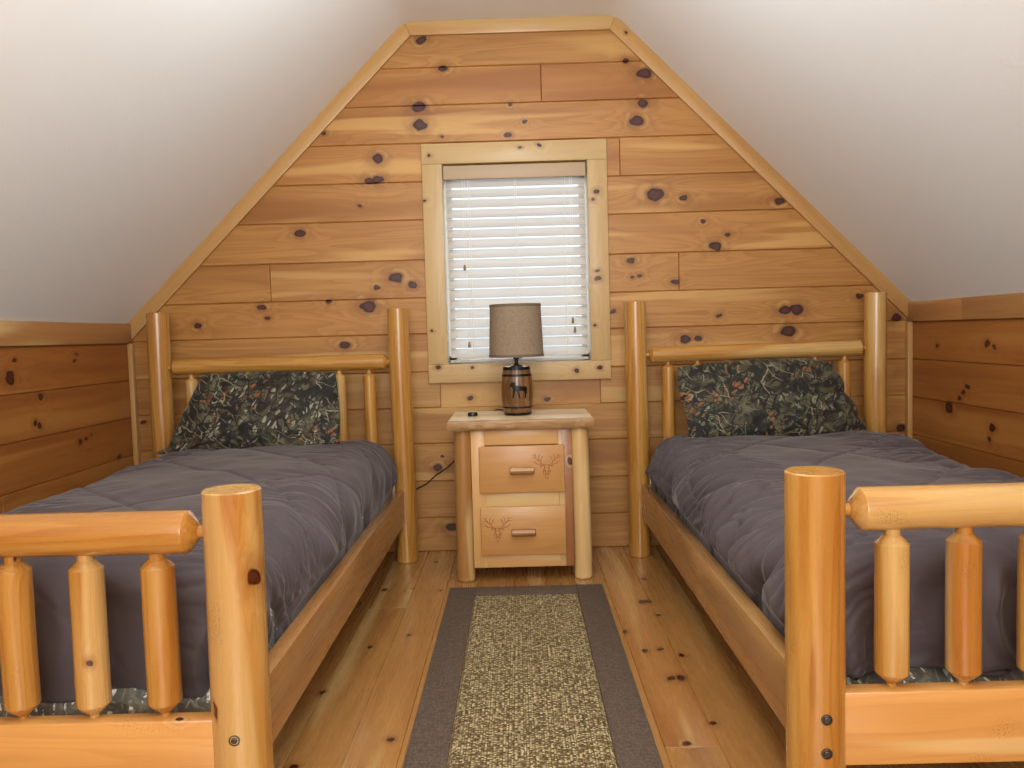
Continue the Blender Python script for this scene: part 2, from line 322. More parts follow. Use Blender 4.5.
def board(name, lo, hi, axis, mat, parent=None, bev=.003, loc=None, rnd=None):
    V, F, g, s, r = board_geo(lo, hi, axis, bev)
    return link(name, V, F, mat, parent, loc, g, s, r if rnd is None else rnd, smooth=40)
def prism(name, poly, y0, y1, mat, ang, parent=None, loc=None, bev=.003, plane='xz', rnd=None):
    """poly in the wall plane, extruded along y (plane xz) or x (plane yz)"""
    rg = seed(); bm = bmesh.new()
    mk = (lambda a, b, d: Vector((a, d, b))) if plane == 'xz' else (lambda a, b, d: Vector((d, a, b)))
    v0 = [bm.verts.new(mk(a, b, y0)) for a, b in poly]; v1 = [bm.verts.new(mk(a, b, y1)) for a, b in poly]
    n = len(poly); bm.faces.new(v0); bm.faces.new(v1[::-1])
    for i in range(n): bm.faces.new((v0[i], v1[i], v1[(i+1) % n], v0[(i+1) % n]))
    if bev: bmesh.ops.bevel(bm, geom=bm.edges[:], offset=bev, segments=2, profile=.5, affect='EDGES')
    bmesh.ops.recalc_face_normals(bm, faces=bm.faces); bm.verts.index_update()
    V = [v.co.copy() for v in bm.verts]; F = [[v.index for v in f.verts] for f in bm.faces]; bm.free()
    ca, sa = math.cos(ang), math.sin(ang); da, db = rg.uniform(0, 40), rg.uniform(0, 9)
    g = []
    for v in V:
        a, d = (v.x, v.y) if plane == 'xz' else (v.y, v.x)
        g.append((a*ca+v.z*sa+da, -a*sa+v.z*ca+db, d))
    return link(name, V, F, mat, parent, loc, g, [(q[0], q[1]+q[2], 0) for q in g], rg.random() if rnd is None else rnd, smooth=40)
def log(name, p0, p1, prof, mat, parent, wob=.0015, n=32, rough=.02, rnd=None, step=.05):
    """peeled log: prof = [(distance along, radius)], closed at both ends"""
    rg = seed(); p0, p1 = Vector(p0), Vector(p1); ax = (p1-p0); L = ax.length; ax.normalize()
    e1 = ax.orthogonal().normalized()
    if abs(ax.z) > .9: e1 = Vector((0, 1, 0)) - ax*ax.y; e1.normalize()
    e2 = ax.cross(e1); ph = rg.uniform(0, 50); da = rg.uniform(0, 40)
    pts = []
    for (a, ra), (b, rb) in zip(prof, prof[1:]):
        k = max(1, int((b-a)/step))
        for i in range(k): q = i/k; pts.append((a+(b-a)*q, ra+(rb-ra)*q))
    pts.append(prof[-1])
    rmax = max(r for _, r in pts)
    V, g, s, F = [], [], [], []
    for a, r in pts:
        cx = fn(a*2.2, ph)*wob; cy = fn(a*2.2, ph+9)*wob
        for j in range(n):
            th = 2*PI*j/n
            rr = r*(1+rough*(fn(math.cos(th)*1.6+ph, math.sin(th)*1.6, a*2.5)+.5*fn(math.cos(th)*3+ph, math.sin(th)*3, a*5.)))
            y, z = rr*math.cos(th)+cx, rr*math.sin(th)+cy
            V.append(p0+ax*a+e1*y+e2*z); g.append((a+da, y, z))
            u = (th+PI) % (2*PI)
            s.append((a+da, u*rmax+ph, 0))
    m = len(pts)
    for i in range(m-1):
        for j in range(n):
            F.append((i*n+j, i*n+(j+1) % n, (i+1)*n+(j+1) % n, (i+1)*n+j))
    for i, rev in ((0, True), (m-1, False)):
        b0 = len(V); V += V[i*n:i*n+n]; g += [(q[0], q[1]*.3, q[2]*.3) for q in g[i*n:i*n+n]]; s += [(0., 0., 0.)]*n
        c = len(V); V.append(p0+ax*pts[i][0]); g.append((pts[i][0]+da, 0, 0)); s.append((0., 0., 0.))
        for j in range(n):
            f = (b0+j, b0+(j+1) % n, c); F.append(f[::-1] if rev else f)
    return link(name, V, F, mat, parent, None, g, s, rg.random() if rnd is None else rnd, smooth=24)
def post_prof(L, r0, r1, ch=.006):
    c = ch*.55
    return [(0, r0-c), (c, r0), (L-c, r1), (L, r1-c)]
def spindle_prof(L, r, tr, sh, tn):
    """log turned down to a tenon at both ends"""
    return [(0, tr), (tn, tr), (tn+sh, r), (L-tn-sh, r), (L-tn, tr), (L, tr)]
def lathe(name, cx, cy, prof, mat, parent=None, n=40, loc=None, smooth=35, closed=True, gc=False):
    V, F, g = [], [], []; m = len(prof)
    for r, z in prof:
        for j in range(n):
            th = 2*PI*j/n; V.append((cx+r*math.cos(th), cy+r*math.sin(th), z)); g.append((z, th*r, r))
    for i in range(m-1):
        for j in range(n): F.append((i*n+j, i*n+(j+1) % n, (i+1)*n+(j+1) % n, (i+1)*n+j))
    if closed:
        F.append(tuple(range(n))[::-1]); F.append(tuple((m-1)*n+j for j in range(n)))
    return link(name, V, fix(V, F), mat, parent, loc, g if gc else None, None, None, smooth=smooth)
def tube_geo(pts, r, n=8):
    V, F = [], []; pts = [Vector(p) for p in pts]; m = len(pts); pe = None
    for i, p in enumerate(pts):
        d = (pts[min(i+1, m-1)]-pts[max(i-1, 0)]).normalized()
        e1 = d.orthogonal().normalized() if pe is None else (pe-d*pe.dot(d)).normalized()
        pe = e1; e2 = d.cross(e1)
        for j in range(n):
            th = 2*PI*j/n; V.append(p+(e1*math.cos(th)+e2*math.sin(th))*r)
    for i in range(m-1):
        for j in range(n): F.append((i*n+j, i*n+(j+1) % n, (i+1)*n+(j+1) % n, (i+1)*n+j))
    F.append(tuple(range(n))[::-1]); F.append(tuple((m-1)*n+j for j in range(n)))
    return V, F
def tube(name, pts, r, mat, parent=None, n=8, loc=None):
    V, F = tube_geo(pts, r, n); return link(name, V, F, mat, parent, loc, smooth=60)
class MB:
    def __init__(s): s.V, s.F, s.g, s.s, s.r, s.fm = [], [], [], [], [], []
    def add(s, V, F, g=None, sc=None, r=.5, mi=0):
        b = len(s.V); s.V += list(V); s.F += [[i+b for i in f] for f in F]
        s.g += list(g or [(0, 0, 0)]*len(V)); s.s += list(sc or g or [(0, 0, 0)]*len(V)); s.r += [r]*len(V); s.fm += [mi]*len(F)
    def link(s, name, mat, parent=None, loc=None, smooth=None, mats=None):
        return link(name, s.V, s.F, mat, parent, loc, s.g, s.s, s.r, smooth, mats, s.fm if mats else None)

# ------------------------------------------------------------------ room shell
def slope_x(z):      # half width of the gable at height z
    return KX if z <= KZ else KX-(z-KZ)*(KX-GX)/(GZ-KZ)
def plank(mb, quad, put, rg, thick=.02, bev=.0038, r=None, depth=.0065):
    """one tongue-and-groove board, quad = 4 corners (a, z) counter clockwise, chamfered face"""
    cx = sum(q[0] for q in quad)/4; cz = sum(q[1] for q in quad)/4
    ins = []
    for a, z in quad:
        ins.append((a+math.copysign(min(bev*.7, abs(cx-a)*.5), cx-a), z+math.copysign(bev, cz-z)))
    V = [put(a, z, 0.) for a, z in ins]+[put(a, z, depth) for a, z in quad]+[put(a, z, thick) for a, z in quad]
    F = [(0, 1, 2, 3)]
    for k in (0, 4):
        for i in range(4): F.append((k+i, k+(i+1) % 4, k+4+(i+1) % 4, k+4+i))
    F.append((11, 10, 9, 8))
    da, db = rg.uniform(0, 40), rg.uniform(0, 9)
    P = ins+quad+quad
    g = [(a+da, z+db, 0) for a, z in P]
    mb.add(V, fix(V, F), g, g, rg.random() if r is None else r)
ZS = [0., .157, .326, .498, .662, .826, .998, 1.160, 1.330, 1.508, 1.676, 1.845, 2.010, 2.174, 2.330, 2.41]
# back wall, with the joints where the photo has them
joints = {13: [], 12: [.132], 11: [], 10: [.474], 9: [], 8: [], 7: [-1.110, .729], 6: [], 5: [], 4: [.98], 3: [-.95], 2: [], 1: [1.1], 0: [-1.2], 14: []}
WX0, WX1, WZ0, WZ1 = -.36, .366, .815, 1.79    # rough opening, hidden by the casing
mb = MB(); rg = random.Random(3)
putb = lambda a, z, d: Vector((a, BACK+d, z))
tone = {0: .15, 1: .25, 2: .1, 3: .2, 4: .2, 5: .35, 6: .55, 7: .45, 8: .55, 9: .5, 10: .75, 11: .95, 12: .85, 13: .45, 14: .5}
for i in range(15):
    z0, z1 = ZS[i], ZS[i+1]
    segs = [-KX-.01]+joints[i]+[KX+.01]
    for a, b in zip(segs, segs[1:]):
        bits = [(a, b)]
        if z1 > WZ0+.002 and z0 < WZ1-.002:
            bits = []
            if a < WX0: bits.append((a, min(b, WX0)))
            if b > WX1: bits.append((max(a, WX1), b))
        for p, q in bits:
            if q-p < .01: continue
            p0 = max(p, -slope_x(z0)); p1 = max(p, -slope_x(z1)); q0 = min(q, slope_x(z0)); q1 = min(q, slope_x(z1))
            if z1 > GZ: p1, q1 = max(p, -.38), min(q, .38)
            if q0 <= p0: continue
            plank(mb, [(p0, z0), (q0, z0), (max(q1, p1+.01), z1), (p1, z1)], putb, rg, r=max(0., min(1., tone[i]+rg.uniform(-.22, .22))))
# sheathing behind the boards, round the window
for x0, x1, z0, z1 in ((-2, WX0, 0, 2.6), (WX1, 2, 0, 2.6), (WX0, WX1, 0, WZ0), (WX0, WX1, WZ1, 2.6)):
    V, F, g, s_, r = board_geo((x0, BACK+.0205, z0), (x1, BACK+.05, z1), 0, 0); mb.add(V, F, g, s_, .5)
tag(mb.link('wall_back', M['wall']), 'gable wall of horizontal knotty pine boards behind the beds', 'wall', kind='structure')
# knee walls
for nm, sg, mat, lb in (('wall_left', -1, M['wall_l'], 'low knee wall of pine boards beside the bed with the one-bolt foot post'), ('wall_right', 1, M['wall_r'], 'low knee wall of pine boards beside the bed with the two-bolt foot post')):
    mb = MB(); rg = random.Random(11+sg)
    put = lambda a, z, d, sg=sg: Vector((sg*(KX+d), a, z))
    zs = [0., .157, .326, .486, .656, .824, 1.0, 1.10]
    for i in range(7):
        cuts = [FRONT-.05, rg.uniform(.0, 1.2), BACK+.02]
        if i == 2: cuts = [FRONT-.05, 2.70 if sg < 0 else 1.4, BACK+.02]
        for a, b in zip(cuts, cuts[1:]):
            plank(mb, [(a, zs[i]), (b, zs[i]), (b, zs[i+1]), (a, zs[i+1])], put, rg, r=.45+rg.uniform(-.25, .3))
    V, F, g, s_, r = board_geo((sg*(KX+.0205) if sg > 0 else -KX-.06, FRONT-.05, 0), (KX+.06 if sg > 0 else -(KX+.0205), BACK+.05, 1.2), 1, 0); mb.add(V, F, g, s_, .5)
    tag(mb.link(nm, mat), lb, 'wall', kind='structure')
# wall behind the camera with a wide opening added to let in fill light
mb = MB(); rg = random.Random(5)
put = lambda a, z, d: Vector((a, FRONT-d, z))
for i in range(15):
    z0, z1 = ZS[i], ZS[i+1]
    bits = [(-KX-.01, KX+.01)]
    if z0 > .6 and z1 < 2.1: bits = [(-KX-.01, -.9), (.9, KX+.01)]
    for p, q in bits:
        plank(mb, [(p, z0), (q, z0), (q, z1), (p, z1)], put, rg)
tag(mb.link('wall_front', M['wall_f']), 'pine board wall behind the viewer with a wide opening added for fill light', 'wall', kind='structure')
# ceiling: two slopes and the flat strip, one plasterboard shell
th = .05; k = th*.7071
ca_, r_ = math.atan2(GZ-KZ, KX-GX), .14
tl = r_*math.tan(ca_/2)
inner = [(-KX, KZ)]
for q in range(9):      # softly rounded plaster corner
    a = ca_*(1-q/8); inner.append((-GX+tl-r_*math.sin(a), GZ-r_+r_*math.cos(a)))
inner += [(-x, z) for x, z in reversed(inner)]
outer = [(KX+k, KZ+k), (GX+.02, GZ+th), (-GX-.02, GZ+th), (-KX-k, KZ+k)]
prof = inner+outer; np_ = len(prof)
V = []
for y in (FRONT-.05, BACK+.001): V += [(x, y, z) for x, z in prof]
F = [(i, (i+1) % np_, np_+(i+1) % np_, np_+i) for i in range(np_)]
F += [tuple(range(np_))[::-1], tuple(np_+i for i in range(np_))]
tag(link('ceiling', V, fix(V, F), M['ceil'], smooth=15), 'white textured ceiling with two steep slopes and a narrow flat', 'ceiling', kind='structure')
# floor planks running away from the camera
mb = MB(); rg = random.Random(21)
xs = [-1.82, -1.66, -1.50, -1.34, -1.19, -1.03, -.87, -.72, -.575, -.436, -.308, -.175, -.045, .085, .20, .320, .452, .60, .745, .89, 1.03, 1.18, 1.33, 1.48, 1.63, 1.82]
fj = {9: [.9], 10: [2.55], 14: [1.0], 15: [1.862], 8: [2.9], 16: [.6]}
ft = {8: .35, 9: .25, 10: .25, 11: .5, 12: .6, 13: .4, 14: .15, 15: .98, 16: .42, 17: .6}
for i in range(len(xs)-1):
    cuts = [FRONT-.05]+fj.get(i, [rg.uniform(.2, 3.)])+[BACK+.02]
    for jn, (a, b) in enumerate(zip(cuts, cuts[1:])):
        x0, x1 = xs[i], xs[i+1]; e = .0014
        V = [(x0+e, a+e, 0), (x1-e, a+e, 0), (x1-e, b-e, 0), (x0+e, b-e, 0), (x0, a, -.003), (x1, a, -.003), (x1, b, -.003), (x0, b, -.003), (x0, a, -.03), (x1, a, -.03), (x1, b, -.03), (x0, b, -.03)]
        F = [(0, 1, 2, 3)]+[(q+s_, q+(s_+1) % 4, q+4+(s_+1) % 4, q+4+s_) for q in (0, 4) for s_ in range(4)]+[(11, 10, 9, 8)]
        da, db = rg.uniform(0, 40), rg.uniform(0, 9)
        g = [(v[1]+da, v[0]+db, v[2]) for v in V]
        tn = ft.get(i, rg.uniform(.2, .7))
        if i == 15 and jn == 0: tn = .1
        mb.add(V, fix(V, F), g, g, max(0, min(1, tn+rg.uniform(-.08, .08))))
tag(mb.link('floor', M['floor']), 'varnished honey pine plank floor running between the beds', 'floor', kind='structure')

# ------------------------------------------------------------------ trim
TW = .062
def trim(name, poly, mat, ang, lb, y0=BACK-.016, y1=BACK+.001, **kw):
    tag(prism(name, poly, y0, y1, mat, ang, **kw), lb, 'trim', kind='structure')
dg = TW*math.tan(PI/8)
sl = math.atan2(GZ-KZ, KX-GX)
h_ = TW/math.cos(sl)
cutx = KX-.0
for n_, sg, lb in ((1, -1, 'pale pine trim board running up the slope above the one-bolt bed'), (3, 1, 'pale pine trim board running up the slope above the two-bolt bed')):
    gp = [(sg*KX, KZ), (sg*KX, KZ-h_), (sg*(GX-dg), GZ-TW), (sg*GX, GZ)]
    trim(f'trim_{n_}', gp, M['trim'], -sg*sl, lb, rnd=.2)
trim('trim_2', [(-GX, GZ), (-GX+dg, GZ-TW), (GX-dg, GZ-TW), (GX, GZ)], M['trim'], 0., 'short level pine trim board at the top of the gable', rnd=.3)
for n_, sg, lb in ((4, -1, 'red pine band along the top of the knee wall, one-bolt bed side'), (5, 1, 'red pine band along the top of the knee wall, two-bolt bed side')):
    mb = MB(); cuts = [FRONT, .6, BACK] if sg < 0 else [FRONT, 1.3, 3.212, BACK]
    for i, (a, b) in enumerate(zip(cuts, cuts[1:])):
        x0, x1 = sorted((sg*(KX-.017), sg*(KX+.001)))
        V, F, g, s_, r = board_geo((x0, a, .993), (x1, b-.0005, KZ-.0005), 1, .002)
        mb.add(V, F, g, s_, (.75 if sg < 0 or i == 2 else .25))
    tag(mb.link(f'trim_{n_}', M['band'], smooth=40), lb, 'trim', kind='structure')
for n_, sg, lb in ((6, -1, 'thin pine corner strip between knee wall and gable, one-bolt bed side'), (7, 1, 'thin pine corner strip between knee wall and gable, two-bolt bed side')):
    x0, x1 = sorted((sg*(KX-.022), sg*KX))
    tag(board(f'trim_{n_}', (x0, BACK-.03, .0), (x1, BACK, .992), 2, M['trim'], None, .003, rnd=.2), lb, 'trim', kind='structure')

# ------------------------------------------------------------------ window
OX0, OX1, OZ0, OZ1 = -.319, .326, .857, 1.748
CX0, CX1, CZ0, CZ1 = -.409, .414, .773, 1.838
w = root('window_1', (0, BACK, OZ0), 'window in the gable wall with pale knotty casing and closed blind', 'window', kind='structure')
yc = BACK-.019
board('casing_board', (CX0, yc, OZ1), (CX1, BACK+.001, CZ1), 0, M['casing'], w, .003, rnd=.2)
board('casing_board', (CX0, yc, CZ0), (CX1, BACK+.001, OZ0), 0, M['casing'], w, .003, rnd=.35)
board('casing_board', (CX0, yc, OZ0), (OX0, BACK+.001, OZ1), 2, M['casing'], w, .003, rnd=.3)
board('casing_board', (OX1, yc, OZ0), (CX1, BACK+.001, OZ1), 2, M['casing'], w, .003, rnd=.5)
mb = MB()   # jamb box and vinyl sash
for lo, hi in (((OX0-.02, BACK+.001, OZ0), (OX0, BACK+.10, OZ1)), ((OX1, BACK+.001, OZ0), (OX1+.02, BACK+.10, OZ1)), ((OX0-.02, BACK+.001, OZ1), (OX1+.02, BACK+.10, OZ1+.02)), ((OX0-.02, BACK+.001, OZ0-.02), (OX1+.02, BACK+.10, OZ0))):
    V, F, g, s_, r = board_geo(lo, hi, 2, .001); mb.add(V, F, g, s_, .4, 1 if lo[2] == OZ1 else 0)
M['vinyl'] = flat('white_vinyl_sash', '#eceae4', .4, 0., 40., .03)
mb.link('jamb', M['vinyl'], w, smooth=40, mats=[M['vinyl'], M['outside']])
mb = MB(); y0, y1 = BACK+.062, BACK+.092
for lo, hi in (((OX0, y0, OZ0), (OX0+.035, y1, OZ1)), ((OX1-.035, y0, OZ0), (OX1, y1, OZ1)), ((OX0, y0, OZ1-.035), (OX1, y1, OZ1)), ((OX0, y0, OZ0), (OX1, y1, OZ0+.035))):
    V, F, g, s_, r = board_geo(lo, hi, 0, .002); mb.add(V, F)
mb.link('sash', M['vinyl'], w, smooth=40)
for z0, z1 in ((OZ0+.035, OZ1-.035),):
    V, F, g, s_, r = board_geo((OX0+.035, BACK+.075, z0), (OX1-.035, BACK+.079, z1), 0, 0); link('pane', V, F, M['glass'], w)
# blind
yb = BACK+.032
bl = root('window_blind', (.003, yb, OZ1), 'cream horizontal slat blind hanging closed in the window', 'blind')
board('valance', (OX0+.003, BACK-.006, 1.680), (OX1-.006, BACK+.010, 1.742), 0, M['valance'], bl, .004)
board('head_box', (OX0+.004, BACK+.011, 1.695), (OX1-.004, BACK+.055, 1.745), 0, M['valance'], bl, .003)
NS = 18; pitch = .0449; tilt = math.radians(52); sw = .050
def slat_geo(zc):
    V, F = [], []; n = 8; x0, x1 = OX0+.012, OX1-.010
    for x in (x0, x1):
        for side in (1, -1):
            for i in range(n+1):
                q = i/n-.5; cam = .0035*(1-4*q*q)+side*.0012
                # inner (room) edge low, outer edge high
                dy = q*sw*math.cos(tilt)-cam*math.sin(tilt); dz = q*sw*math.sin(tilt)+cam*math.cos(tilt)
                V.append((x, yb+dy, zc+dz))
    m = 2*(n+1)
    top = lambda e, i: e*m+i
    bot = lambda e, i: e*m+n+1+i
    for i in range(n):
        F.append((top(0, i), top(0, i+1), top(1, i+1), top(1, i))); F.append((bot(0, i), bot(1, i), bot(1, i+1), bot(0, i+1)))
        for e in (0, 1): F.append((top(e, i), bot(e, i), bot(e, i+1), top(e, i+1)))
    F.append((top(0, 0), top(1, 0), bot(1, 0), bot(0, 0))); F.append((top(0, n), bot(0, n), bot(1, n), top(1, n)))
    return V, fix(V, F)
for i in range(NS):
    zc = 1.668-pitch*i
    if zc < .90: break
    V, F = slat_geo(zc); link('slat', V, F, M['slat'], bl, smooth=40)
board('bottom_rail', (OX0+.008, yb-.022, .862), (OX1-.008, yb+.022, .875), 0, M['slat'], bl, .004)
for x in (-.205, .005, .222):
    mb = MB()
    for dx, dy in ((-.004, -.017), (.004, -.017), (0, .017)):
        V, F = tube_geo([(x+dx, yb+dy, 1.70), (x+dx, yb+dy, 1.3), (x+dx, yb+dy, .89)], .0011, 6); mb.add(V, F)
    mb.link('ladder_cord', M['string'], bl)
def pull(x, zend, dx=0.):
    c_ = tube('pull_cord', [(x, yb-.024, 1.695), (x+dx*.5, yb-.026, 1.4), (x+dx, yb-.026, zend)], .0011, M['string'], bl, 6)
    lathe('tassel', x+dx, yb-.026, [(.001, zend+.002), (.004, zend), (.0065, zend-.018), (.006, zend-.024), (.001, zend-.026)], M['tassel'], c_, 12)
pull(-.232, 1.302); pull(-.222, .955); pull(.249, 1.052); pull(.257, 1.01)
# the porch soffit outside that tints the top of the window, and the ground out there
board('soffit', (-1.4, BACK+.17, 1.90), (1.4, BACK+.42, 1.94), 0, M['outside'], None, .002)
tag(bpy.data.objects['soffit'], 'yellow porch soffit outside above the window', 'soffit', kind='structure')

# ------------------------------------------------------------------ beds
def bed(sg, label, zsh, foot):
    X = lambda a: sg*a
    rt = root('log_bed', (sg*1.025, 2.5, 0), label, 'bed', 'pair of log beds')
    ax_h, wl_h = (.516, 1.565) if sg < 0 else (.509, 1.541)
    ax_f, wl_f = (.5535, 1.52) if sg < 0 else (.551, 1.52)
    yh, yf = 3.515, 1.520
    for a, zt in ((ax_h, 1.112), (wl_h, 1.121)):
        log('head_post', (X(a), yh, 0), (X(a), yh, zt), post_prof(zt, .0475, .0465), M['log'], rt, .004, rnd=.3)
    fposts = []
    for a in (ax_f, wl_f):
        p = log('foot_post', (X(a), yf, 0), (X(a), yf, foot['top']), post_prof(foot['top'], .0550, .0545, .005), M['log_k'] if sg < 0 and a == ax_f else M['log'], rt, .002, rough=.01, rnd=.5)
        fposts.append(p)
    for x, z in foot['bolts']:
        dy = math.sqrt(max(.0548**2-(abs(x)-ax_f)**2, 0))
        b = MB(); y = yf-dy
        n = 20
        V = []
        for r, d in ((.0105, .004), (.0105, -.0012), (.0085, -.0016), (.0075, .0008), (.006, .0008), (.0058, -.0022), (.0045, -.003), (.0, -.003)):
            V += [(x+r*math.cos(2*PI*j/n), y+d, z+r*math.sin(2*PI*j/n)) for j in range(n)]
        F = [(i*n+j, i*n+(j+1) % n, (i+1)*n+(j+1) % n, (i+1)*n+j) for i in range(7) for j in range(n)]
        link('bolt', V, fix(V, F), M['bolt'], fposts[0], smooth=30)
    # head: log rail between the posts on seven spindles
    zr = .882+zsh
    L = wl_h-ax_h
    pr = [(0, .012), (.052, .012), (.054, .017), (.068, .0350), (L-.068, .0335), (L-.054, .017), (L-.052, .012), (L, .012)]
    log('head_rail', (X(ax_h), yh, zr-.004*(sg > 0)), (X(wl_h), yh, zr), pr, M['log'], rt, .004, rnd=.5)
    sx0, sx1 = (.653, 1.429) if sg < 0 else (.646, 1.408)
    for i in range(7):
        x = sx0+(sx1-sx0)*i/6; zt = zr-.026
        log('head_spindle', (X(x), yh, .36), (X(x), yh, zt), spindle_prof(zt-.36, .0265, .0105, .012, .022), M['log'], rt, .002, 24, rnd=.4)
    board('head_board', (min(X(ax_h+.02), X(wl_h-.02)), yh-.019, .22), (max(X(ax_h+.02), X(wl_h-.02)), yh+.019, .365), 0, M['bedboard'], rt, .003)
    # foot: thick log rail, six turned spindles, plank
    zf = foot['rail']; L = wl_f-ax_f
    pr = [(0, .0125), (.064, .0125), (.067, .019), (.085, .0405), (.088, .0412), (L-.088, .041), (L-.085, .0405), (L-.067, .019), (L-.064, .0125), (L, .0125)]
    log('foot_rail', (X(ax_f), yf, zf), (X(wl_f), yf, zf+.002), pr, M['log'], rt, .001, rough=.008, rnd=.55)
    zb = foot['board']
    for i in range(6):
        x = foot['s0']+i*foot['ds']
        z0, z1 = zb-.01, zf-.036
        log('foot_spindle', (X(x), yf, z0), (X(x), yf, z1), [(0, .008), (.014, .009), (.032, .029), (.036, .0315), (z1-z0-.030, .0312), (z1-z0-.0145, .0165), (z1-z0-.0145, .0150), (z1-z0, .0150)], M['log'], rt, .002, 28, rough=.018, rnd=.42+.16*(i % 2))
    board('foot_board', (min(X(ax_f+.03), X(wl_f-.03)), yf-.032, zb-.142), (max(X(ax_f+.03), X(wl_f-.03)), yf+.008, zb), 0, M['bedboard'], rt, .004, rnd=.35)
    # side rails
    for x0, x1 in ((.5145, .5535), (1.505, 1.544)):
        a, b = sorted((X(x0), X(x1)))
        board('side_rail', (a, yf+.025, .178), (b, yh-.01, .322), 1, M['rail'], rt, .003, rnd=.4)
    for y in (1.9, 2.3, 2.7, 3.1):
        a, b = sorted((X(.5535), X(1.50))); board('slat', (a, y-.045, .178), (b, y+.045, .198), 0, M['bedboard'], rt, .002)
    return rt
bed(-1, 'varnished log bed whose foot post shows one bolt and a dark knot', .0, dict(top=.708, bolts=[(-.551, .243)], rail=.628, board=.272, s0=.701, ds=.1385))
bed(1, 'varnished log bed whose foot post shows two bolts and worm-hole specks', .002, dict(top=.714, bolts=[(.553, .256), (.553, .191)], rail=.638, board=.296, s0=.697, ds=.1375))
# dark knot in the aisle foot post of the one-bolt bed
# ------------------------------------------------------------------ bedding
def bedx(sg, lx): return sg*(1.02-lx)      # lx grows towards the aisle
def mattress(sg, label):
    ly0, ly1, hx, z0, z1 = 1.628, 3.45, .445, .200, .47
    nz = 24; V, F, g = [], [], []; rc = .11
    fine = []          # rounded rectangle, counter clockwise from the foot
    def line(a, b, k, d):
        for q in range(k): t_ = q/k; fine.append((a[0]+(b[0]-a[0])*t_, a[1]+(b[1]-a[1])*t_, *d))
    def arc(cx, cy, a0, k=12):
        for q in range(k):
            a = a0+PI/2*q/k; fine.append((cx+rc*math.cos(a), cy+rc*math.sin(a), math.cos(a), math.sin(a)))
    line((-hx+rc, ly0), (hx-rc, ly0), 150, (0, -1)); arc(hx-rc, ly0+rc, -PI/2)
    line((hx, ly0+rc), (hx, ly1-rc), 60, (1, 0)); arc(hx-rc, ly1-rc, 0)
    line((hx-rc, ly1), (-hx+rc, ly1), 30, (0, 1)); arc(-hx+rc, ly1-rc, PI/2)
    line((-hx, ly1-rc), (-hx, ly0+rc), 60, (-1, 0)); arc(-hx+rc, ly0+rc, PI)
    n = len(fine)
    for k in range(nz+1):
        z = z0+(z1-z0)*k/nz
        for x, y, dx, dy in fine:
            fr = max(0, -dy)
            ruff = (.010*fn(x*26+sg*3, y*9, z*6)+.006*fn(x*60, y*20, z*14))*fr
            ins = .02*sm(.85, 1, k/nz)+.055*sm(.245, .272, z)*fr
            V.append((bedx(sg, x+dx*(ruff-ins)), y+dy*(ruff-ins), z)); g.append((x+z*.3, y+z, z*.7))
    for k in range(nz):
        for i in range(n): F.append((k*n+i, k*n+(i+1) % n, (k+1)*n+(i+1) % n, (k+1)*n+i))
    F.append(tuple(range(n))); F.append(tuple(nz*n+i for i in range(n)))
    o = link('mattress', V, fix(V, F), M['camo_b'], None, (sg*1.02, 2.5, .2), g, g, .5, smooth=50)
    tag(o, label, 'mattress', 'mattresses in camouflage sheets')
mattress(-1, 'mattress in a camouflage sheet on the log bed with one-bolt foot post')
mattress(1, 'mattress in a camouflage sheet on the log bed with two-bolt foot post')

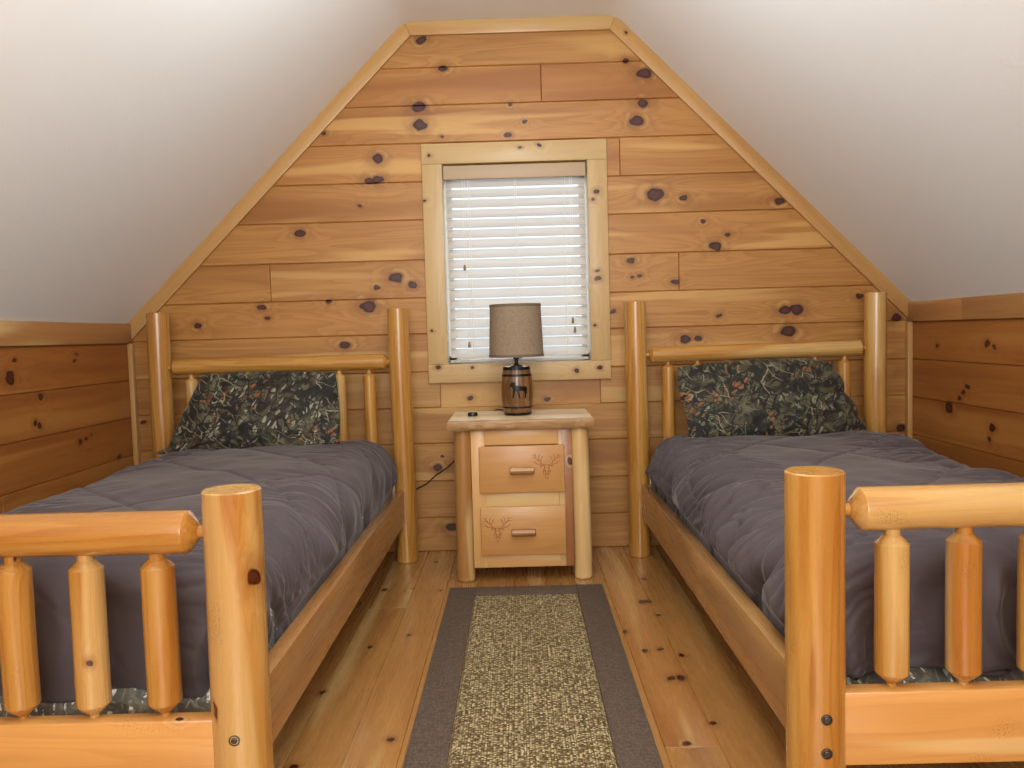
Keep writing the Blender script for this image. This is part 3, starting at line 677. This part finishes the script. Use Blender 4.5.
def comforter(sg, label, ph, ncr):
    top = .545 if sg < 0 else .536; R = .135; hx = .462-R; Lq = R*PI/2
    Rf = .080; R0 = R; yf0 = 1.634+Rf; yh1 = 3.435-.05
    xs_, ys_ = [], []
    e = Lq+.20
    nx, ny = 230, 400
    for i in range(nx+1): xs_.append(-(hx+e)+2*(hx+e)*i/nx)
    for j in range(ny+1): ys_.append(yf0-(Lq+.19)+(yh1+Lq*.9-(yf0-Lq-.19))*j/ny)
    V, F, g = [], [], []
    zmin = .252 if sg < 0 else .274
    LQ0 = R0*PI/2
    for y in ys_:
        for x in xs_:
            ex = math.copysign(max(abs(x)-hx, 0), x); ey = min(y-yf0, 0)+max(y-yh1, 0)
            en = math.hypot(ex, ey); cx = max(-hx, min(hx, x)); cy = max(yf0, min(yh1, y))
            if en > 1e-9: dx, dy = ex/en, ey/en
            else: dx = dy = 0.
            R = math.hypot(dx*R0, dy*(Rf if ey < 0 else R0)) if en > 1e-9 else R0; Lq = R*PI/2
            if en < Lq: th_ = en/R; o_ = R*math.sin(th_); d_ = R*(1-math.cos(th_))
            else: th_ = PI/2; o_ = R; d_ = R+(en-Lq)
            hang = sm(Lq*.55, Lq*1.25, en)
            # crown of the filling, quilting grooves
            tx, ty = cx+dx*min(en, .3), cy+dy*min(en, .3)
            z = top+.012*(1-(cx/hx)**2)-.018*sm(2.4, 1.7, cy)*(1 if sg < 0 else 1)-d_
            wx, wy = tx+.06*fn(tx*2, ty*2, ph), ty+.06*fn(tx*2+5, ty*2, ph)
            gr = 0.
            qa = (wy+.95*wx+.55*wx*abs(wx)+ph*.37)/.52; da_ = abs(qa-round(qa))*.52/1.4
            qb = (wy-1.2*wx+.3*wx*wx+ph*.21)/1.25; db_ = abs(qb-round(qb))*1.25/1.6
            dq = min(da_, db_)
            gr -= .0065*math.exp(-(da_/.007)**2)+.0045*math.exp(-(db_/.007)**2)
            gr += .006*sm(0, .10, dq)
            # soft undulation and creases
            gr += .007*fn(tx*5+ph, ty*5, 3)+.0035*fn(tx*13, ty*11, ph)
            edge = sm(.10, .42, abs(x))
            # creases running over the shoulder, fanning
            cy_ = (ty*1.0+.30*(abs(x)-.3)*fn(ty*1.7, ph+2)*3)
            rid = 0.
            for fq, am in ((9., .0075), (19., .0045), (37., .0022)):
                q_ = fn(cy_*fq+ph*3, abs(x)*fq*.16, fq+math.copysign(1, x)+.6*fn(tx*3, ty*3, ph))
                rid += am*(1-2.4*abs(q_))
            for fq, am, wd in ((11., .0075, .055), (23., .0050, .07)):
                q_ = fn(cy_*fq+ph*5+0.6*fn(tx*3, ty*3, fq), abs(x)*fq*.12+3, fq*2+math.copysign(1, x))
                rid -= am*math.exp(-(q_/wd)**2)
            gr += 2.3*rid*edge*ncr*sm(-.3, .45, fn(tx*2.2+ph, ty*1.3, 7)+.28)
            if ey < 0 and abs(ey) > abs(ex): gr *= 1-.65*sm(.02, .14, -ey)
            # hanging folds
            if en > 0:
                if abs(ey) > abs(ex): s_ = tx*1.0; am = 1.15
                else: s_ = ty; am = 1.
                fo = fn(s_*6.2+ph*2, d_*1.3+ph, abs(dy)*2)*(.028 if abs(ex) > abs(ey) else .014)+(.30-abs(fn(s_*11+ph+1.5*fn(s_*3, d_*5), d_*2.2, 4)))*(.045 if abs(ex) > abs(ey) else .016)*ncr
                gr += (fo*am*1.25-.008)*hang
                if abs(ey) > abs(ex): gr += hang*.015*math.sin(PI*2*(tx-.02*sg)/.29+.8*fn(tx*3, d_*3))
            nxv, nyv, nzv = dx*math.sin(th_), dy*math.sin(th_), math.cos(th_)
            px, py, pz = cx+dx*o_+nxv*gr, cy+dy*o_+nyv*gr, z+nzv*gr
            hem = zmin+.006*fn(px*9, py*7, ph) if ey < 0 and abs(ey) > abs(ex)*.3 else .235
            if pz < hem:
                over = hem-pz; pz = hem-.02*(1-math.exp(-over*4)); inn = min(.022, over*.5); px -= dx*inn; py -= dy*inn
            lim = .4605+.045*sm(.325, .41, pz)+.012*sm(.34, .5, pz)
            if abs(px) > lim: px = math.copysign(lim-.001*fn(py*20, pz*20), px)
            # stay clear of the foot board / posts and head spindles
            py = max(py, 1.583+.004*fn(px*14, pz*9)); py = min(py, 3.482)
            if py > 3.462: pz += 0
            V.append((bedx(sg, px), py, pz)); g.append((px, py, pz))
    w_ = nx+1
    for j in range(ny):
        for i in range(nx):
            f = (j*w_+i, j*w_+i+1, (j+1)*w_+i+1, (j+1)*w_+i)
            F.append(f if sg < 0 else f[::-1])
    o = link('comforter', V, F, M['comf'], None, (sg*1.02, 2.5, .3), smooth=180)
    so = o.modifiers.new('Thickness', 'SOLIDIFY'); so.thickness = .010; so.offset = -1
    tag(o, label, 'comforter', 'taupe comforters')
    return o
cl_ = comforter(-1, 'taupe quilted comforter on the bed with the one-bolt foot post', 1.3, .6)
cr_ = comforter(1, 'taupe quilted comforter, heavily creased, on the bed with the two-bolt foot post', 4.1, 1.7)

def pillow(sg, outline, label, mat, ph, hem, thick, y0, y1, nu=90, nv=64):
    """outline(u, v) -> (X, Z) for u, v in 0..1; leans from y0 at the bottom to y1 at the top"""
    V, F, g = [], [], []
    zb = .528
    for side in (-1, 1):
        for j in range(nv+1):
            for i in range(nu+1):
                u, v = i/nu, j/nv
                x, z = outline(u, v)
                uu, vv = 2*u-1, 2*v-1
                pf = max(0, 1-abs(uu)**2.6)**.62*max(0, 1-abs(vv)**2.4)**.62
                wr = .020*fn(x*9+ph, z*9, side)+.012*fn(x*20+ph, z*18, side*2)+.007*fn(x*40, z*34+ph, side)
                wr += .014*abs(fn(x*5+z*7+ph, z*4-x*3, 9))
                tt = thick*pf+wr*min(1, pf*2.2)
                hgt = (z-zb)
                ly = y0+(y1-y0)*v
                V.append((x, ly+side*max(tt, 0.002)*.5*1.0, z)); g.append((x*1.0, z*1.15, side*.3))
    n = (nu+1)*(nv+1); w_ = nu+1
    for s_ in (0, 1):
        for j in range(nv):
            for i in range(nu):
                a = s_*n+j*w_+i; f = (a, a+1, a+w_+1, a+w_); F.append(f if s_ == 0 else f[::-1])
    rim = [i for i in range(nu+1)]+[j*w_+nu for j in range(1, nv+1)]+[nv*w_+i for i in range(nu-1, -1, -1)]+[j*w_ for j in range(nv-1, 0, -1)]
    for a, b in zip(rim, rim[1:]+rim[:1]): F.append((a, n+a, n+b, b))
    o = link('pillow', V, fix(V, F), mat, None, ((sum(v[0] for v in V)/len(V)), y0, zb), g, g, .5, smooth=80)
    tag(o, label, 'pillow', 'camouflage pillows')
    return o
def lerp(a, b, t): return a+(b-a)*t
ZB = .538
def outL(u, v):
    z = ZB+(.852-ZB)*v
    xl = lerp(-1.45, -1.335, v**1.15)-.05*sm(.09, 0., v)
    xr = lerp(-.742, -.775, v)+.010*math.sin(v*PI)
    x = lerp(xl, xr, u)
    z += v*(.010*math.sin(u*PI)-.006*u) - .004*math.sin(u*9)*(1-v)
    z += v*.004*fn(u*9, 1.)
    return x, z
pillow(-1, outL, 'camouflage pillow with a slanted end and an orange leaf patch near its middle', M['camo_a'], 2.1, None, .15, 3.27, 3.405)
def outR(u, v):
    xl = lerp(.680, .660, v)+.006*math.sin(v*7)
    sc = .020*abs(math.sin(v*PI*3.2+.4))*sm(.0, .25, v)*sm(1.02, .8, v)
    xr = lerp(1.41, 1.315, sm(-.15, .95, v)) + sc + .11*sm(.10, .0, v)
    x = lerp(xl, xr, u)
    z = ZB-.012+(.860-ZB)*v
    z += v*(-.022*(1-u)**3 + .006*math.sin(u*PI) - .012*sm(.8, 1., u)) + v*.005*fn(u*11, 4.)
    return x, z
pillow(1, outR, 'camouflage pillow with a ragged scalloped end trailing onto the comforter', camo('leafy_camouflage_print', (7.3, 2.2, 0), ('#8f5c34', '#7d4a28'), ('#7f8064', '#5d6042')), 6.3, None, .15, 3.27, 3.405)
# loose end of each pillow case lying on the comforter
# ------------------------------------------------------------------ nightstand
ns = root('nightstand', (0, 3.35, 0), 'pine log nightstand with two carved drawers between the beds', 'nightstand')
TX0, TX1, TY0, TY1, TZ0, TZ1 = -.289, .288, 3.150, 3.548, .610, .652
V, F, g = [], [], []
nx, nyy = 80, 24
def slab_pt(i, j, k):
    x = lerp(TX0, TX1, i/nx); y = lerp(TY0, TY1, j/nyy); z = (TZ0, TZ0+.010, TZ1-.012, TZ1-.004, TZ1)[k]
    ins = (.010, .003, 0., .002, .007)[k]
    ed = .006*fn(x*9, 3.)+.003*fn(x*25, 8., k*.5)
    if j == 0: y += ins+ed
    if j == nyy: y -= ins
    if i == 0: x += ins*.7+.003*fn(y*12, 1., k*.3)
    if i == nx: x -= ins*.7+.003*fn(y*12, 5., k*.3)
    return (x, y, z)
idx = {}
for k in range(5):
    for j in range(nyy+1):
        for i in range(nx+1):
            if k in (0, 4) or i in (0, nx) or j in (0, nyy):
                idx[i, j, k] = len(V); p = slab_pt(i, j, k); V.append(p); g.append((p[0]+3.3, p[1]+1.1, p[2]))
for k in (0, 4):
    for j in range(nyy):
        for i in range(nx): F.append((idx[i, j, k], idx[i+1, j, k], idx[i+1, j+1, k], idx[i, j+1, k]))
for k in range(4):
    for i in range(nx):
        for j in (0, nyy): F.append((idx[i, j, k], idx[i+1, j, k], idx[i+1, j, k+1], idx[i, j, k+1]))
    for j in range(nyy):
        for i in (0, nx): F.append((idx[i, j, k], idx[i, j+1, k], idx[i, j+1, k+1], idx[i, j, k+1]))
F = fix(V, F)
link('top', V, F, None, ns, None, g, [(q[0], q[1]+q[2], 0) for q in g], .4, smooth=30, mats=[M['slab'], M['slab_edge']], fm=[1 if min(V[i][2] for i in f) < TZ1-.0031 else 0 for f in F])['label'] = 'pale slab top with a rough natural front edge'
for x in (-.2345, .2345):
    for y in (3.212, 3.492):
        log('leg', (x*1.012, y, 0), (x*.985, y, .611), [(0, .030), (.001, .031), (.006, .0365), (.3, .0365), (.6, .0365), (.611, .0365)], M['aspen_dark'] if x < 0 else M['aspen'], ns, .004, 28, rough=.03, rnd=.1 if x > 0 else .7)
YF = 3.205
mb = MB()
for lo, hi, axx in (((-.200, YF, .056), (-.182, 3.52, .609), 1), ((.182, YF, .056), (.200, 3.52, .609), 1), ((-.182, 3.505, .056), (.182, 3.52, .609), 2), ((-.182, YF+.01, .056), (.182, 3.505, .068), 0)):
    V, F, g, s_, r = board_geo(lo, hi, axx, .001); mb.add(V, F, g, s_, .3)
mb.link('case', M['stile'], ns, smooth=40)
board('stile', (-.200, YF-.018, .056), (-.146, YF, .609), 2, M['stile'], ns, .0015, rnd=.2)
board('stile', (.146, YF-.018, .056), (.200, YF, .609), 2, M['redstile'], ns, .0015, rnd=.5)['label'] = 'redder cedar stile'
for z0, z1 in ((.548, .609), (.302, .362), (.056, .108)):
    board('rail', (-.146, YF-.018, z0), (.146, YF, z1), 0, M['stile'], ns, .0015, rnd=.25)
def stroke(pts, r): return tube_geo(pts, r, 5)
def elk(cx, cz, y, parent, h):
    """burnt outline of an antlered elk head seen from the front"""
    S_ = h/2.0
    L = [[(-.13, .1), (-.3, .2), (-.36, .36), (-.55, .52), (-.7, .8)], [(-.36, .36), (-.3, .62)], [(-.48, .46), (-.47, .78)], [(-.62, .62), (-.85, .70)], [(-.7, .8), (-.62, .98)], [(-.7, .8), (-.86, .92)], [(-.3, .2), (-.56, .18), (-.78, .40)], [(-.30, .62), (-.2, .8)], [(-.47, .78), (-.38, .95)],
         [(-.13, .1), (-.45, -.02), (-.5, .1), (-.15, .05)],
         [(-.13, .1), (-.17, -.1), (-.12, -.45), (-.08, -.58), (0, -.62)], [(-.13, -.06), (-.05, -.12)], [(-.1, -.3), (-.06, -.45)], [(-.17, -.1), (-.3, -.4), (-.22, -.36), (-.25, -.65), (-.13, -.6), (-.06, -.9), (0, -.98)], [(-.08, -.58), (-.02, -.52)]]
    mb = MB()
    for ln in L:
        for s in (-1, 1):
            V, F = stroke([(cx+s*a*S_*(1.25 if b > .1 else 1.), y-.0006, cz+b*S_) for a, b in ln], .0011); mb.add(V, F)
    V, F = stroke([(cx-.13*S_, y-.0006, cz+.1*S_), (cx, y-.0006, cz+.14*S_), (cx+.13*S_, y-.0006, cz+.1*S_)], .0011); mb.add(V, F)
    mb.link('carving', M['carve'], parent)['label'] = 'carved elk head'
for z0, z1, ex, ez, hz in ((.357, .546, .098, .462, .450), (.107, .304, -.103, .214, .2035)):
    d = board('drawer', (-.169, YF-.036, z0), (.169, YF-.0185, z1), 0, M['drawer'], ns, .006, rnd=.4)
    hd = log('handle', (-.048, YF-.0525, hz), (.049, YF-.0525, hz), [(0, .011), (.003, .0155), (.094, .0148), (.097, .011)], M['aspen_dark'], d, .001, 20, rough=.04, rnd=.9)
    for x in (-.03, .03):
        V, F = tube_geo([(x, YF-.0375, hz), (x, YF-.048, hz)], .006, 10); link('post', V, F, M['aspen'], hd, gco=[(v[1], v[0], v[2]) for v in V]) if False else None
    elk(ex, ez, YF-.036, d, .105)
# ------------------------------------------------------------------ lamp
lx, ly, z0 = -.0105, 3.345, .6525
lp = root('table_lamp', (lx, ly, z0), 'barrel table lamp with burlap drum shade on the nightstand', 'lamp')
def bar_r(z):
    q = (z-z0)/.200
    return .0535+.0125*(1-(2*q-1)**2)
# barrel: 18 staves with shallow joints
V, F, g, rr = [], [], [], []
ns_, nz = 18, 24; per = 6; n = ns_*per
for k in range(nz+1):
    z = z0+.200*k/nz
    for j in range(n):
        th_ = 2*PI*j/n; jo = -.0008 if j % per == 0 else 0
        r = bar_r(z)+jo; V.append((lx+r*math.cos(th_), ly+r*math.sin(th_), z)); g.append((z+(j//per)*1.7, r*th_, 0)); rr.append(((j//per)*37 % 18)/18)
for k in range(nz):
    for j in range(n): F.append((k*n+j, k*n+(j+1) % n, (k+1)*n+(j+1) % n, (k+1)*n+j))
F.append(tuple(range(n))[::-1]); F.append(tuple(nz*n+j for j in range(n)))
barrel = link('barrel', V, fix(V, F), M['barrel'], lp, None, g, g, rr, smooth=40)
def hoop(z, w_, mat):
    lathe('hoop', lx, ly, [(bar_r(z)-.001, z), (bar_r(z)+.0018, z+.0005), (bar_r(z+w_)+.0018, z+w_-.0005), (bar_r(z+w_)-.001, z+w_)], mat, barrel, 48, closed=False)
hoop(z0+.0005, .011, M['iron']); hoop(z0+.030, .007, M['iron']); hoop(z0+.160, .010, M['iron']); hoop(z0+.186, .014, M['iron'])
# moose silhouette wrapped on the barrel
MO = [(-1.00, .42), (-.96, .30), (-.80, .28), (-.66, .20), (-.60, .02), (-.62, -.30), (-.72, -.95), (-.58, -.95), (-.50, -.52), (-.36, -.15), (-.26, -.20), (-.10, -.60), (-.02, -.98), (.10, -.98), (.05, -.55), (-.04, -.18), (.40, -.14), (.58, -.28), (.62, -.60), (.58, -.95), (.72, -.95), (.78, -.58), (.86, -.30), (.88, .10), (.84, .26), (.70, .34), (.30, .32), (.00, .42), (-.22, .44), (-.38, .46), (-.40, .62), (-.30, .80), (-.40, .86), (-.52, .76), (-.58, .92), (-.68, .78), (-.80, .86), (-.78, .66), (-.92, .64), (-.86, .52), (-.96, .50)]
def inpoly(x, y, P):
    r = False; j = len(P)-1
    for i in range(len(P)):
        if (P[i][1] > y) != (P[j][1] > y) and x < (P[j][0]-P[i][0])*(y-P[i][1])/(P[j][1]-P[i][1])+P[i][0]: r = not r
        j = i
    return r
V, F = [], []; nc = 64
for a in range(nc):
    for b in range(nc):
        x0_, y0_ = -1.05+2.1*a/nc, -1.05+2.1*b/nc; d_ = 2.1/nc
        if inpoly(x0_+d_/2, y0_+d_/2, MO):
            q = len(V)
            for xx, yy in ((x0_, y0_), (x0_+d_, y0_), (x0_+d_, y0_+d_), (x0_, y0_+d_)):
                z = z0+.108+yy*.037; r = bar_r(z)+.0009; an = -PI/2+(xx*.040+.008)/r
                V.append((lx+r*math.cos(an), ly+r*math.sin(an), z))
            F.append((q, q+1, q+2, q+3))
link('moose_silhouette', V, F, M['iron'], barrel)['label'] = 'black walking moose silhouette'
lathe('neck', lx, ly, [(.024, z0+.2005), (.024, z0+.204), (.011, z0+.207), (.0085, z0+.212), (.0085, z0+.228), (.0125, z0+.231), (.0125, z0+.262), (.010, z0+.268)], M['black'], lp, 24)
tube('switch_key', [(lx, ly, z0+.236), (lx+.022, ly-.004, z0+.236), (lx+.026, ly-.004, z0+.236)], .0022, M['black'], lp, 8)
lathe('bulb', lx, ly, [(.010, z0+.268), (.014, z0+.285), (.026, z0+.315), (.029, z0+.335), (.022, z0+.357), (.004, z0+.366)], flat('frosted_bulb', '#e8e4da', .4, 0., 20., .01), lp, 20)
sx_, sz0, sz1 = lx+.001, .893, 1.107
rb, rt_ = .1125, .1045
shade = lathe('shade', sx_, ly, [(rb, sz0), (rt_, sz1), (rt_-.002, sz1), (rb-.002, sz0), (rb, sz0)], M['shade'], lp, 72, closed=False)
for z, r, d in ((sz0-.001, rb, 1), (sz1-.010, rt_+.0004, 1)):
    lathe('binding', sx_, ly, [(r-.0026, z), (r+.0014, z), (r+.0010, z+.011), (r-.0026, z+.011), (r-.0026, z)], M['shadeband'], shade, 72, closed=False)
mb = MB()
for k_ in range(3):
    an = k_*2*PI/3+.4
    V, F = tube_geo([(lx, ly, sz1-.02), (lx+(rt_-.001)*math.cos(an), ly+(rt_-.001)*math.sin(an), sz1-.008)], .0014, 6); mb.add(V, F)
for s_ in (-1, 1):
    V, F = tube_geo([(lx+s_*.012, ly, z0+.262), (lx+s_*.045, ly, z0+.31), (lx+s_*.042, ly, z0+.38), (lx, ly, sz1-.02)], .0014, 6); mb.add(V, F)
mb.link('harp', M['iron'], lp)
# small black puck and the cord
pk = lathe('lamp_dimmer', -.197, 3.335, [(.018, .6525), (.0205, .655), (.0205, .663), (.018, .667), (.012, .668)], M['black'], None, 28, loc=(-.197, 3.335, .6525))
tag(pk, 'small round black control lying on the nightstand top', 'dimmer')
cd = tube('power_cord', [(-.06, 3.50, .656), (-.10, 3.545, .657), (-.13, 3.575, .645), (-.19, 3.60, .53), (-.25, 3.61, .46), (-.303, 3.615, .423), (-.34, 3.62, .390), (-.385, 3.625, .362), (-.43, 3.63, .322), (-.478, 3.635, .297), (-.55, 3.64, .26), (-.60, 3.642, .20), (-.62, 3.643, .10), (-.63, 3.645, .004)], .0032, M['cord'], None, 8, loc=(-.303, 3.615, .423))
tag(cd, 'thin dark power cord running behind the nightstand along the wall', 'cord')
# ------------------------------------------------------------------ rug
rx0, rx1, ry0, ry1 = -.292, .300, .66, 3.098
rg_ = root('runner_rug', (0, 1.9, 0), 'sisal runner rug with a dark taupe border on the floor', 'rug')
mb = MB(); bw = .101
for lo, hi in (((rx0, ry0, .0006), (rx0+bw, ry1, .0075)), ((rx1-bw, ry0, .0006), (rx1, ry1, .0075)), ((rx0+bw, ry1-bw, .0006), (rx1-bw, ry1, .0075)), ((rx0+bw, ry0, .0006), (rx1-bw, ry0+bw, .0075))):
    V, F, g, s_, r = board_geo(lo, hi, 1, .0025); mb.add(V, F)
mb.link('border', M['border'], rg_, smooth=50)['label'] = 'dark taupe woven border'
nx, ny = 48, 200; V, F = [], []
for j in range(ny+1):
    for i in range(nx+1):
        u, v = i/nx, j/ny; e_ = min(i, nx-i, j*1., ny-j)
        V.append((lerp(rx0+bw+.001, rx1-bw-.001, u), lerp(ry0+bw+.001, ry1-bw-.001, v), .0007 if e_ == 0 else .0082+.0008*fn(i*1.1, j*1.1)))
for j in range(ny):
    for i in range(nx): F.append((j*(nx+1)+i, j*(nx+1)+i+1, (j+1)*(nx+1)+i+1, (j+1)*(nx+1)+i))
link('field', V, F, M['sisal'], rg_, smooth=80)

# ------------------------------------------------------------------ light and camera
def area(name, loc, rot, sx, sy, e, col):
    l = bpy.data.lights.new(name, 'AREA'); l.shape = 'RECTANGLE'; l.size = sx; l.size_y = sy; l.energy = e; l.color = col
    o = bpy.data.objects.new(name, l); C.objects.link(o); o.location = loc; o.rotation_euler = rot; return o
LIGHT = dict(rear=54., lamp=17., lamp2=15., near=31., win=70., high=270., world=1.25)  # rear, lamp and lamp2 power the added fill lights
area('rear_fill', (0, FRONT-.06, 1.35), (PI/2, 0, 0), 1.78, 1.35, LIGHT['rear'], (1., 1., .99))  # added soft fill from behind the camera, set in the rear opening
for nm, loc, e in (('ceiling_fill', (0, 1.4, 1.74), LIGHT['lamp']), ('ceiling_fill', (0, 2.2, 2.02), LIGHT['lamp2'])):  # unseen point lights added to brighten the ceiling slopes, no fixture modelled
    l = bpy.data.lights.new(nm, 'POINT'); l.energy = e; l.color = (.90, .97, 1.); l.shadow_soft_size = .12
    o = bpy.data.objects.new(nm, l); C.objects.link(o); o.location = loc
l = bpy.data.lights.new('near_lamp', 'POINT'); l.energy = LIGHT['near']; l.color = (1., .80, .50); l.shadow_soft_size = .2
o = bpy.data.objects.new('near_lamp', l); C.objects.link(o); o.location = (0, -.45, 1.5)
o = area('sky_above_window', (0, BACK+.82, 2.80), (0, 0, 0), 1.8, .9, LIGHT['high'], (.66, .82, 1.)); o.rotation_euler = Vector((0, -.80, -1.50)).to_track_quat('-Z', 'Y').to_euler()
area('window_daylight', (0, BACK+1.2, 1.15), (-PI/2-.15, 0, 0), 1.8, 1.2, LIGHT['win'], (.66, .82, 1.))
wd = bpy.data.worlds.new('sky'); S.world = wd; wd.use_nodes = True
nt = wd.node_tree; bg = nt.nodes['Background']; bg.inputs[0].default_value = (.80, .90, 1., 1); bg.inputs[1].default_value = LIGHT['world']

cam = bpy.data.cameras.new('camera'); co = bpy.data.objects.new('camera', cam); C.objects.link(co)
cam.sensor_width = 36; cam.sensor_fit = 'HORIZONTAL'; cam.lens = 810/1024*36; cam.clip_start = .02
yw, pt, rl = -0.00929383, 0.0618874, -0.02798869
fw = Vector((math.sin(yw)*math.cos(pt), math.cos(yw)*math.cos(pt), -math.sin(pt))); ri = Vector((math.cos(yw), -math.sin(yw), 0)); up = ri.cross(fw)
a_ = math.cos(rl)*ri+math.sin(rl)*up; b_ = -math.sin(rl)*ri+math.cos(rl)*up
mw = Matrix(((a_.x, b_.x, -fw.x, 0), (a_.y, b_.y, -fw.y, 0), (a_.z, b_.z, -fw.z, .98706), (0, 0, 0, 1)))
co.matrix_world = mw
S.camera = co
vs = S.view_settings
vs.view_transform = 'Standard'; vs.look = 'None'; vs.exposure = .2; vs.gamma = 1.; vs.use_curve_mapping = False
S.cycles.max_bounces = 10; S.cycles.diffuse_bounces = 5; S.cycles.sample_clamp_indirect = 6.
